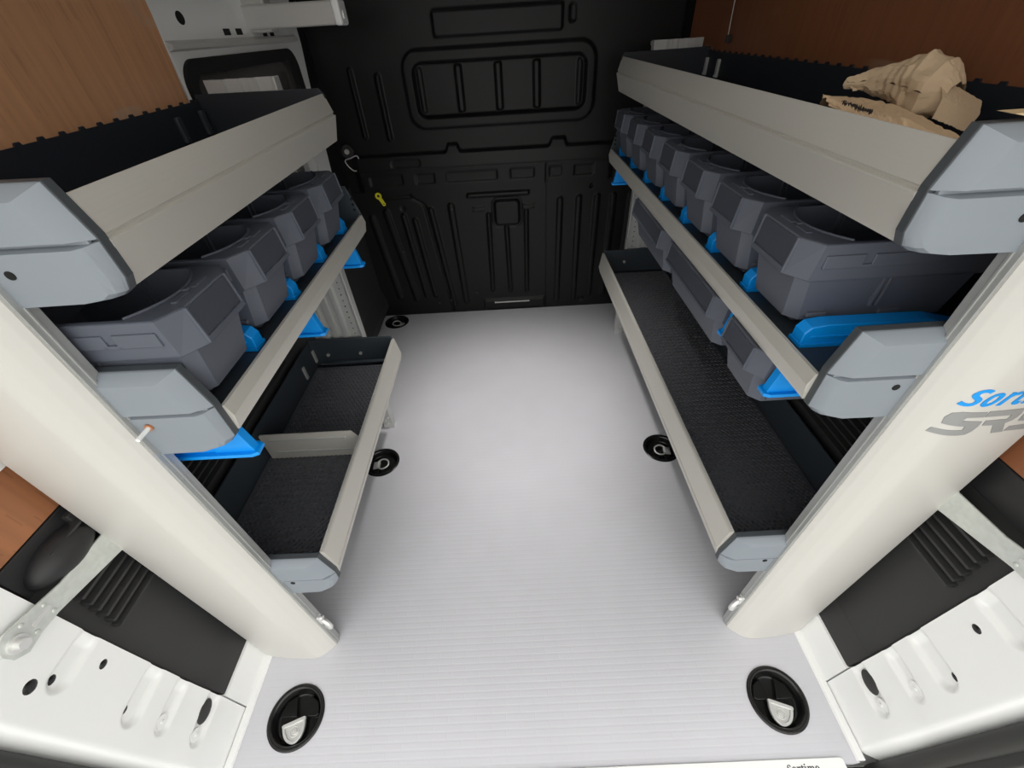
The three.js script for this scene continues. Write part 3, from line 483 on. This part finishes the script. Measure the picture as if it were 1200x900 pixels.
// ---------------------------------------------------------------- storage bins
// built at the origin: x from the front (0) to the back, y up from the underside, z across
function makeBin(w, name) {
  const root = new THREE.Group(); root.name = name;
  const H = 0.110, len = 0.235, hw = w / 2;
  const ring = (y, u0, u1, h, du, dz) => [[u0, y, -h + dz], [u0, y, h - dz], [u0 + du, y, h], [u1, y, h], [u1, y, -h], [u0 + du, y, -h]];
  const add = (n, g, m, parent = root, label) => { const q = meshOf(n, g, m); parent.add(q); if (label) q.userData.label = label; return q; };
  const body = [loft([ring(0, 0.026, 0.226, hw - 0.020, 0.014, 0.014), ring(0.068, 0.013, 0.230, hw - 0.0115, 0.012, 0.013), ring(0.068, 0.016, 0.228, hw - 0.0145, 0.012, 0.013), ring(0.004, 0.029, 0.223, hw - 0.023, 0.014, 0.014)], true, true)];
  body.push(box(0.05, 0.2, -0.018, 0.001, -(hw - 0.045), hw - 0.045, 0.002));
  for (const q of [-1, 1]) body.push(box(0.045, 0.070, 0.006, 0.013, q * (hw - 0.021), q * (hw - 0.0145), 0.001), box(0.14, 0.165, 0.006, 0.013, q * (hw - 0.021), q * (hw - 0.0145), 0.001));
  add('body', body, mat.bin);
  const cz = 0.0255, cu = 0.017;
  const collar = [loft([ring(0.066, 0.014, 0.229, hw - 0.0125, 0.012, 0.013), ring(0.061, 0.008, 0.233, hw - 0.0095, cu, cz), ring(0.064, 0.0, 0.235, hw - 0.008, cu + 0.003, cz), ring(0.109, 0.005, 0.236, hw - 0.006, cu, cz), ring(0.110, 0.0065, 0.2345, hw - 0.0075, cu, cz)], false, false)];
  // rim: top plate with the curved-fronted opening
  const sh = new THREE.Shape(V2(ring(0, 0.0065, 0.2345, hw - 0.0075, cu, cz).map(([u, , z]) => [u, -z])));
  const op = new THREE.Path(), oz = hw - 0.0125; const fr = []; for (let i = 0; i <= 10; i++) { const q = lerp(-1, 1, i / 10); fr.push(new THREE.Vector2(0.030 + 0.026 * q * q, q * oz)); }
  op.setFromPoints([...fr, new THREE.Vector2(0.229, oz), new THREE.Vector2(0.229, -oz)]); sh.holes.push(op);
  collar.push(boxUV(new THREE.ExtrudeGeometry(sh, { depth: 0.003, bevelEnabled: false }).rotateX(-Math.PI / 2).translate(0, 0.107, 0)));
  const inner = [...fr.map((p) => [p.x, p.y]), [0.229, oz], [0.229, -oz]];
  collar.push(loft([inner.map(([u, z]) => [u, 0.110, z]), inner.map(([u, z]) => [Math.max(u - 0.010, 0.019), 0.066, z * 0.97])], false, false));
  add('collar', collar, mat.bin);
  // raised lip around the opening front, with the two little catches
  const lip = tube(fr.map((p) => [p.x, 0.1112, p.y]), 0.0016, 30, 6);
  add('lip', [lip, box(0.022, 0.031, 0.110, 0.1125, -0.003, 0.003, 0.0008), box(0.018, 0.025, 0.1095, 0.1115, 0.006, hw * 0.42, 0.0008), box(0.018, 0.025, 0.1095, 0.1115, -hw * 0.42, -0.006, 0.0008)], mat.bin);
  // label plate set into the collar front, between two thin flanges
  const pz = hw - 0.006 - cz;
  const lean = (g) => { const p = g.attributes.position; for (let i = 0; i < p.count; i++) p.setX(i, p.getX(i) + 0.005 * (p.getY(i) - 0.064) / 0.045); g.computeVertexNormals(); return g; };
  const plate = add('label_plate', lean(box(-0.0015, 0.001, 0.074, 0.108, -pz + 0.003, pz - 0.003, 0.0006)), mat.binPlate);
  add('plate_frame', [lean(box(-0.003, 0.001, 0.0665, 0.0725, -pz, pz, 0.001)), lean(box(-0.003, 0.001, 0.066, 0.110, -pz - 0.0012, -pz + 0.0018, 0.0008)), lean(box(-0.003, 0.001, 0.066, 0.110, pz - 0.0018, pz + 0.0012, 0.0008))], mat.bin, plate);
  for (const q of [-1, 1]) add('side_grip', [box(0.028, 0.075, 0.0795, 0.0965, q * (hw - 0.009), q * (hw - 0.0045), 0.0015), box(0.085, 0.17, 0.0795, 0.0965, q * (hw - 0.009), q * (hw - 0.0045), 0.0015), box(0.07, 0.09, 0.0795, 0.084, q * (hw - 0.009), q * (hw - 0.0045), 0.001)], mat.bin);
  // guide ribs for dividers on the inner walls
  for (const q of [-1, 1]) add('guide_rib', [box(0.118, 0.122, 0.02, 0.104, q * (hw - 0.0165), q * (hw - 0.0115), 0.0008), box(0.126, 0.130, 0.02, 0.104, q * (hw - 0.0165), q * (hw - 0.0115), 0.0008)], mat.bin);
  return root;
}
const bin = makeBin(0.1445, 'storage_bin'), wideBin = makeBin(0.2945, 'wide_storage_bin');
let firstBin = true, firstWide = true;
function placeBin(proto, s, x, y, z, label, group, scaleY = 1) {
  const first = proto === bin ? firstBin : firstWide; const o = first ? proto : proto.clone();
  if (proto === bin) firstBin = false; else firstWide = false;
  o.name = numbered(proto === bin ? 'storage_bin' : 'wide_storage_bin'); o.position.set(s * x, y, z); o.rotation.set(0, s > 0 ? 0 : Math.PI, 0); o.scale.set(1, scaleY, 1);
  o.userData = { label, category: 'bin', group }; scene.add(o); return o;
}
const ord = ['first', 'second', 'third', 'fourth', 'fifth', 'sixth', 'seventh'];
for (let k = 0; k < 4; k++) placeBin(bin, -1, 0.343, 0.7565, -0.4300 - 0.1485 * k, [
  'grey storage bin on the left middle shelf, nearest the white post', 'grey storage bin on the left middle shelf, second from the white post', 'grey storage bin on the left middle shelf, third from the white post', 'grey storage bin on the left middle shelf, farthest from the post'][k], 'bins on the left middle shelf');
for (let k = 0; k < 7; k++) placeBin(bin, 1, 0.343, 0.7565, -0.518 - 0.1505 * k, k === 0 ? 'grey storage bin on the right middle shelf, nearest the lettered post and largest in view' : k === 6 ? 'last grey bin on the right middle shelf, nearest the black bulkhead' : `grey storage bin on the right middle shelf, ${ord[k]} in line from the lettered post`, 'bins on the right middle shelf');
placeBin(bin, 1, 0.345, 0.6045, -0.518, 'narrow grey bin hung under the right middle shelf, nearest the post', 'bins hung under the right middle shelf', 0.90);
placeBin(wideBin, 1, 0.345, 0.6045, -0.744, 'wide grey bin hung under the right middle shelf, beside the narrow one', 'bins hung under the right middle shelf', 0.90);
placeBin(wideBin, 1, 0.345, 0.6045, -1.046, 'wide grey bin hung under the right middle shelf, farthest from the post', 'bins hung under the right middle shelf', 0.90);

// blue plastic runners: on the shelves between the bins, and hanging below the shelves
function runnerOn(s, z, label) {
  const side = [[0.374, 0.7355], [0.374, 0.7560], [0.381, 0.7650], [0.40, 0.7680], [0.53, 0.7680], [0.575, 0.757], [0.575, 0.7355]];
  const sh = new THREE.Shape(V2(side.map(([x, y]) => [s * x, y])));
  const g = [boxUV(new THREE.ExtrudeGeometry(sh, { depth: 0.0195, bevelEnabled: true, bevelSize: 0.0012, bevelThickness: 0.0012, bevelOffset: -0.0012, bevelSegments: 1 }).translate(0, 0, z - 0.00975)), box(s * 0.373, s * 0.578, 0.735, 0.741, z - 0.0135, z + 0.0135, 0.001), box(s * 0.384, s * 0.56, 0.7495, 0.7525, z - 0.0125, z + 0.0125, 0.001)];
  return single('bin_runner', g, mat.blue, label, 'runner', s < 0 ? 'blue runners on the left shelf' : 'blue runners on the right shelf');
}
function hanger(s, z, label) {
  const tip = [[0.368, -0.013], [0.360, -0.009], [0.3595, 0.009], [0.368, 0.013], [0.60, 0.013], [0.60, -0.013]];
  const g = [prismY(tip.map(([x, q]) => [s * x, z + q]), 0.645, 0.651, 0.001), box(s * 0.378, s * 0.60, 0.650, 0.7175, z - 0.005, z + 0.005, 0.001)];
  g.push(prismZ([[s * 0.3645, 0.650], [s * 0.378, 0.717], [s * 0.42, 0.717], [s * 0.42, 0.650]], z + 0.0065, z - 0.0065, 0.001), box(s * 0.370, s * 0.60, 0.7120, 0.7195, z - 0.0125, z + 0.0125, 0.001));
  return single('bin_hanger', g, mat.blue, label, 'hanger', s < 0 ? 'blue hangers below the left shelf' : 'blue hangers below the right shelf');
}
for (let k = 0; k < 4; k++) runnerOn(-1, -0.5045 - 0.1485 * k, k === 3 ? 'blue plastic runner at the far end of the left middle shelf' : `blue plastic runner on the left middle shelf, right after the ${ord[k]} bin from the post`);
for (let k = 0; k < 8; k++) runnerOn(1, -0.4435 - 0.1505 * k, k === 0 ? 'long blue runner lying at the near end of the right middle shelf' : k === 7 ? 'blue runner at the far end of the right middle shelf' : `blue plastic runner on the right middle shelf, just beyond the ${ord[k - 1]} bin from the post`);
for (const [z, w] of [[-0.3815, 'nearest the white post'], [-0.672, 'second from the white post'], [-0.967, 'at its far end']]) hanger(-1, z, `empty blue bin hanger below the left middle shelf, ${w}`);
for (const [z, w] of [[-0.4435, 'at the near side of the narrow bin'], [-0.594, 'between the narrow and the wide bin'], [-0.8945, 'between the two wide bins'], [-1.1965, 'beyond the far wide bin'], [-1.505, 'at the far end, by the bulkhead']]) hanger(1, z, `blue bin hanger below the right middle shelf, ${w}`);

// ---------------------------------------------------------------- lashing points
const cupLabel = ['black recessed lashing cup in the floor beside the left rear sill', 'black recessed lashing cup in the floor beside the right rear sill', 'black lashing cup half under the left lower tray, midway along the floor', 'black lashing cup half under the right lower tray, midway along the floor', 'black lashing cup in the far left floor corner at the bulkhead'];
const cupProf = V2([[0.001, -0.021], [0.040, -0.021], [0.045, -0.016], [0.047, -0.002], [0.0495, 0.0015], [0.0525, 0.0032], [0.0575, 0.0022], [0.058, 0.0004], [0.0505, 0.0003], [0.049, -0.006], [0.047, -0.023], [0.001, -0.023]]);
cups.forEach(([x, z], i) => {
  const t = thing('lashing_cup', cupLabel[i], 'lashing point', [x, 0, z], 'lashing cups in the floor');
  const put = (n, g, m, label) => { const q = meshOf(n, g, m); t.add(q); if (label) q.userData.label = label; return q; };
  put('cup', new THREE.LatheGeometry(cupProf, 48), mat.gloss);
  const near = i < 2, q = i === 0 || i === 2 ? 1 : -1;
  for (const a of [-1, 1]) put('wedge', prismY(near ? [[a * 0.004, -0.002], [a * 0.016, -0.038], [a * 0.034, -0.027], [a * 0.041, -0.006], [a * 0.036, -0.002]] : [[a * 0.004, 0.004], [a * 0.03, 0.012], [a * 0.034, 0.026], [a * 0.01, 0.04]], -0.0215, near ? -0.012 : -0.016, 0.001), mat.gloss);
  if (near) {
    const out = new THREE.Shape(); out.moveTo(-0.023, -0.010); out.quadraticCurveTo(-0.026, -0.014, -0.02, -0.015); out.lineTo(0.02, -0.015); out.quadraticCurveTo(0.026, -0.014, 0.023, -0.008); out.quadraticCurveTo(0.022, 0.016, 0.006, 0.024); out.quadraticCurveTo(0, 0.027, -0.006, 0.024); out.quadraticCurveTo(-0.022, 0.016, -0.023, -0.010);
    const inn = new THREE.Path(); inn.moveTo(-0.018, -0.008); inn.lineTo(0.018, -0.008); inn.quadraticCurveTo(0.017, 0.013, 0.004, 0.019); inn.quadraticCurveTo(0, 0.021, -0.004, 0.019); inn.quadraticCurveTo(-0.017, 0.013, -0.018, -0.008);
    const sh2 = new THREE.Shape(inn.getPoints()); out.holes.push(inn);
    const ex = (sh, d, y) => boxUV(new THREE.ExtrudeGeometry(sh, { depth: d, bevelEnabled: true, bevelSize: 0.001, bevelThickness: 0.001, bevelOffset: -0.001, bevelSegments: 2 }).rotateX(Math.PI / 2).scale(1, 1, 1).translate(0, y, 0));
    const turn = (g) => g.rotateY(q * 0.35).translate(q * -0.001 , 0, 0.019);
    put('ring', turn(ex(out, 0.005, -0.007)), mat.chrome, 'polished D-shaped ring');
    put('plate', turn(merge([ex(sh2, 0.003, -0.011), new THREE.TorusGeometry(0.0085, 0.0012, 8, 24).rotateX(Math.PI / 2).translate(0, -0.010, 0.004)])), mat.chrome);
    put('bolt', turn(merge([cyl(0.0055, 0.005, 18).translate(0, -0.0095, 0.004), cyl(0.0025, 0.006, 12).translate(0, -0.0088, 0.004)])), mat.chrome);
  } else {
    put('ring', tube([[-0.016, -0.010, -0.010], [0.0, -0.004, -0.016], [0.018, -0.004, -0.008], [0.020, -0.006, 0.010], [0.004, -0.008, 0.020], [-0.012, -0.011, 0.012]].map(([a, b, c]) => [q * a, b, c]), 0.0026, 48, 8, true), mat.chrome, 'chrome ring');
    put('plate', [prismY([[q * -0.032, -0.012], [q * -0.012, -0.016], [q * -0.010, 0.012], [q * -0.030, 0.016]], -0.0215, -0.012, 0.0015), cyl(0.006, 0.005, 14).translate(q * -0.02, -0.011, 0)], mat.chrome);
  }
});
{ // D-ring on the bulkhead, left
  const t = thing('lashing_ring', 'steel D-ring hanging on the black bulkhead at far left', 'lashing ring', [-0.600, 0.715, ZB + 0.01]);
  part('plate', prismZ([[-0.624, 0.720], [-0.626, 0.740], [-0.618, 0.757], [-0.604, 0.762], [-0.590, 0.755], [-0.580, 0.738], [-0.586, 0.722], [-0.604, 0.712]], ZB + 0.006, ZB + 0.014, 0.001), mat.liner, t);
  part('bolt', [cyl(0.009, 0.006, 16).rotateX(Math.PI / 2).translate(-0.606, 0.737, ZB + 0.016), cyl(0.0045, 0.01, 12).rotateX(Math.PI / 2).translate(-0.606, 0.737, ZB + 0.017)], mat.rail, t);
  part('ring', tube([[-0.622, 0.707, ZB + 0.016], [-0.598, 0.715, ZB + 0.018], [-0.572, 0.721, ZB + 0.016], [-0.568, 0.700, ZB + 0.014], [-0.578, 0.676, ZB + 0.012], [-0.596, 0.668, ZB + 0.012], [-0.615, 0.684, ZB + 0.013]], 0.0022, 60, 8, true), mat.chrome, t);
}
{ // yellow tag
  const a = new THREE.Shape(); a.absarc(0, 0, 0.013, 0.6, Math.PI * 2 - 0.6 + 0.001); a.lineTo(0.034, -0.0065); a.absarc(0.036, 0, 0.0072, -Math.PI / 2, Math.PI / 2); a.lineTo(0.011, 0.007);
  a.holes.push(circleHole(0, 0, 0.0055), circleHole(0.036, 0, 0.0032));
  const t = thing('plastic_tag', 'small bright yellow plastic tag on the bulkhead, beside the left shelf', 'tag', [-0.52, 0.54, ZB + 0.04]);
  part('tag', boxUV(new THREE.ExtrudeGeometry(a, { depth: 0.004, bevelEnabled: true, bevelSize: 0.001, bevelThickness: 0.001, bevelOffset: -0.001, bevelSegments: 2 }).rotateZ(-1.15).translate(-0.522, 0.577, ZB + 0.034)), mat.yellow, t);
  part('peg', cyl(0.005, 0.02, 10).rotateX(Math.PI / 2).translate(-0.522, 0.577, ZB + 0.029), mat.liner, t);
}
{ // thin cable down the right wood lining
  const t = thing('cable', 'thin pale cable running down the dark wood on the right wall', 'cable', [0.622, 1.0, -1.45]);
  part('wire', tube([[0.624, 1.255, -1.458], [0.622, 1.15, -1.457], [0.622, 1.07, -1.452], [0.622, 1.012, -1.445]], 0.0014, 20, 6), mat.alloy, t);
  part('clip', box(0.618, 0.632, 1.008, 1.026, -1.439, -1.453, 0.004), mat.liner, t);
}

// ---------------------------------------------------------------- crumpled paper sacks on the top right tray
const creased = (g, a = 0.35) => toCreasedNormals(g.index ? g.toNonIndexed() : g, a);
const wrinkle = (u, v, k) => 0.0035 * (Math.abs(noise.noise(u * 7 + k, v * 7, k)) - 0.25) + 0.0016 * noise.noise(u * 19, v * 19, k + 4);
function patch(rows, n, m, k, amp = 1) {      // a creased paper surface through a grid of points (x outward, y, z)
  const at = (u, v) => { const R = rows.length - 1, Q = rows[0].length - 1, i = Math.min(R - 1, Math.floor(v * R)), j = Math.min(Q - 1, Math.floor(u * Q)), f = v * R - i, h = u * Q - j;
    return [0, 1, 2].map((c) => lerp(lerp(rows[i][j][c], rows[i][j + 1][c], h), lerp(rows[i + 1][j][c], rows[i + 1][j + 1][c], h), f)); };
  return sheet(0, 1, n, 0, 1, m, () => 0, (u, v) => { const p = at(u, v); p[1] += amp * wrinkle(u * 1.3, v, k); p[0] += amp * 0.7 * wrinkle(u, v * 1.3, k + 9); return p; });
}
{
  const rows = [[[0.406, 0.972, -0.62], [0.478, 0.956, -0.665], [0.520, 0.952, -0.655], [0.515, 0.950, -0.60], [0.468, 0.953, -0.48]],
    [[0.392, 0.992, -0.602], [0.432, 0.987, -0.612], [0.456, 0.983, -0.58], [0.460, 0.979, -0.53], [0.445, 0.971, -0.45]],
    [[0.392, 0.988, -0.592], [0.408, 0.985, -0.57], [0.410, 0.981, -0.52], [0.418, 0.981, -0.49], [0.422, 0.973, -0.43]],
    [[0.394, 0.982, -0.582], [0.397, 0.976, -0.54], [0.397, 0.970, -0.49], [0.405, 0.966, -0.46], [0.408, 0.960, -0.42]],
    [[0.400, 0.945, -0.585], [0.398, 0.935, -0.54], [0.396, 0.930, -0.49], [0.402, 0.930, -0.45], [0.412, 0.930, -0.415]],
    [[0.420, 0.912, -0.59], [0.410, 0.910, -0.54], [0.405, 0.910, -0.49], [0.410, 0.910, -0.45], [0.420, 0.910, -0.42]]];
  const cv = document.createElement('canvas'); cv.width = 512; cv.height = 512; const c = cv.getContext('2d');
  c.fillStyle = '#d6b893'; c.fillRect(0, 0, 512, 512);
  for (let i = 0; i < 200; i++) { c.strokeStyle = rnd() > 0.5 ? 'rgba(120,85,50,0.16)' : 'rgba(250,225,190,0.18)'; c.lineWidth = 1 + rnd() * 3; c.beginPath(); const x = rnd() * 512, y = rnd() * 512; c.moveTo(x, y); c.lineTo(x + (rnd() - 0.5) * 120, y + (rnd() - 0.5) * 120); c.stroke(); }
  c.strokeStyle = '#1c1712'; c.lineWidth = 6; c.beginPath(); let px = 92; c.moveTo(px, 212);       // an illegible handwritten word
  for (let i = 0; i < 17; i++) { const h = i === 0 ? 40 : 14 + rnd() * (i % 5 === 2 ? 34 : 16); px += 5 + rnd() * 6; c.lineTo(px + 4, 210 - h); c.lineTo(px + 2, 214 - rnd() * 8); } c.stroke();
  c.beginPath(); c.moveTo(90, 176); c.lineTo(122, 168); c.stroke();
  const tx = new THREE.CanvasTexture(cv); tx.colorSpace = THREE.SRGBColorSpace; tx.magFilter = THREE.LinearFilter; tx.flipY = false;
  const g = patch(rows, 60, 60, 3), t = thing('paper_sack', 'flat brown paper sack with a black scribble on the top right tray', 'sack', [0.46, 0.908, -0.53]);
  part('front_sheet', creased(g), new THREE.MeshPhysicalMaterial({ map: tx, roughness: 0.85, side: THREE.DoubleSide }), t, 'upper sheet with dark scribble');
  part('back_sheet', creased(patch([[[0.406, 0.970, -0.622], [0.478, 0.954, -0.667], [0.520, 0.950, -0.657], [0.515, 0.948, -0.602], [0.468, 0.951, -0.482]], [[0.42, 0.911, -0.63], [0.475, 0.911, -0.655], [0.51, 0.911, -0.645], [0.505, 0.911, -0.60], [0.465, 0.911, -0.48]]], 24, 12, 5)), mat.paper, t);
}
{
  const st = [[0.487, 0.990, -0.705, 0.005], [0.508, 0.993, -0.690, 0.012], [0.524, 0.994, -0.664, 0.021], [0.531, 0.993, -0.635, 0.030], [0.535, 0.989, -0.604, 0.031], [0.541, 0.983, -0.585, 0.016]].map(([x, y, z, r]) => ({ c: new THREE.Vector3(x, y, z), r }));
  const dir = st[4].c.clone().sub(st[1].c).normalize(), sd = new THREE.Vector3().crossVectors(dir, new THREE.Vector3(0, 1, 0)).normalize(), u2 = new THREE.Vector3().crossVectors(sd, dir);
  const f = (k) => (a, b) => {
    const q = Math.min(4, Math.floor(b * 5)), t = b * 5 - q, r = lerp(st[q].r, st[q + 1].r, t) * k, th = a * Math.PI * 2;
    const corner = 1 + 0.16 * Math.max(0, Math.cos(th - 1.75)) ** 6 - 0.05 * Math.cos(3 * th), pleat = 1 + 0.032 * Math.sin(b * 75 + 3.5 * Math.sin(th) + 2 * noise.noise(b * 4, th, 2)) * sstep(0.15, 0.3, b) * (1 - sstep(0.62, 0.8, b)) + 0.20 * noise.noise(Math.cos(th) * 1.9, Math.sin(th) * 1.6, b * 6);
    const c = st[q].c.clone().lerp(st[q + 1].c, t); c.addScaledVector(sd, Math.cos(th) * r * corner * pleat).addScaledVector(u2, Math.sin(th) * r * corner * pleat * 0.92);
    c.y += wrinkle(a * 2, b, 12); return c.toArray();
  };
  const t = thing('rolled_paper_sack', 'rolled-up crinkled brown paper sack lying behind the flat one', 'sack', [0.53, 0.955, -0.62]);
  part('roll', [creased(sheet(0, 1, 60, 0, 1, 64, () => 0, f(1))), creased(sheet(0, 1, 60, 0, 1, 64, () => 0, f(0.95), true))], mat.paper, t);
  part('flap', creased(patch([[[0.522, 1.000, -0.592], [0.550, 0.992, -0.592], [0.580, 0.978, -0.585]], [[0.520, 0.985, -0.575], [0.546, 0.976, -0.572], [0.574, 0.966, -0.572]], [[0.514, 0.966, -0.568], [0.530, 0.960, -0.560], [0.550, 0.952, -0.553]]], 26, 20, 21, 0.55)), mat.paper, t);
  part('tail', creased(patch([[[0.482, 0.994, -0.702], [0.500, 0.997, -0.706], [0.516, 1.002, -0.710]], [[0.488, 0.990, -0.698], [0.503, 0.991, -0.695], [0.518, 0.994, -0.690]], [[0.492, 0.982, -0.692], [0.504, 0.984, -0.684], [0.516, 0.986, -0.672]]], 16, 12, 31)), mat.paper, t);
}

renderer.render(scene, camera);
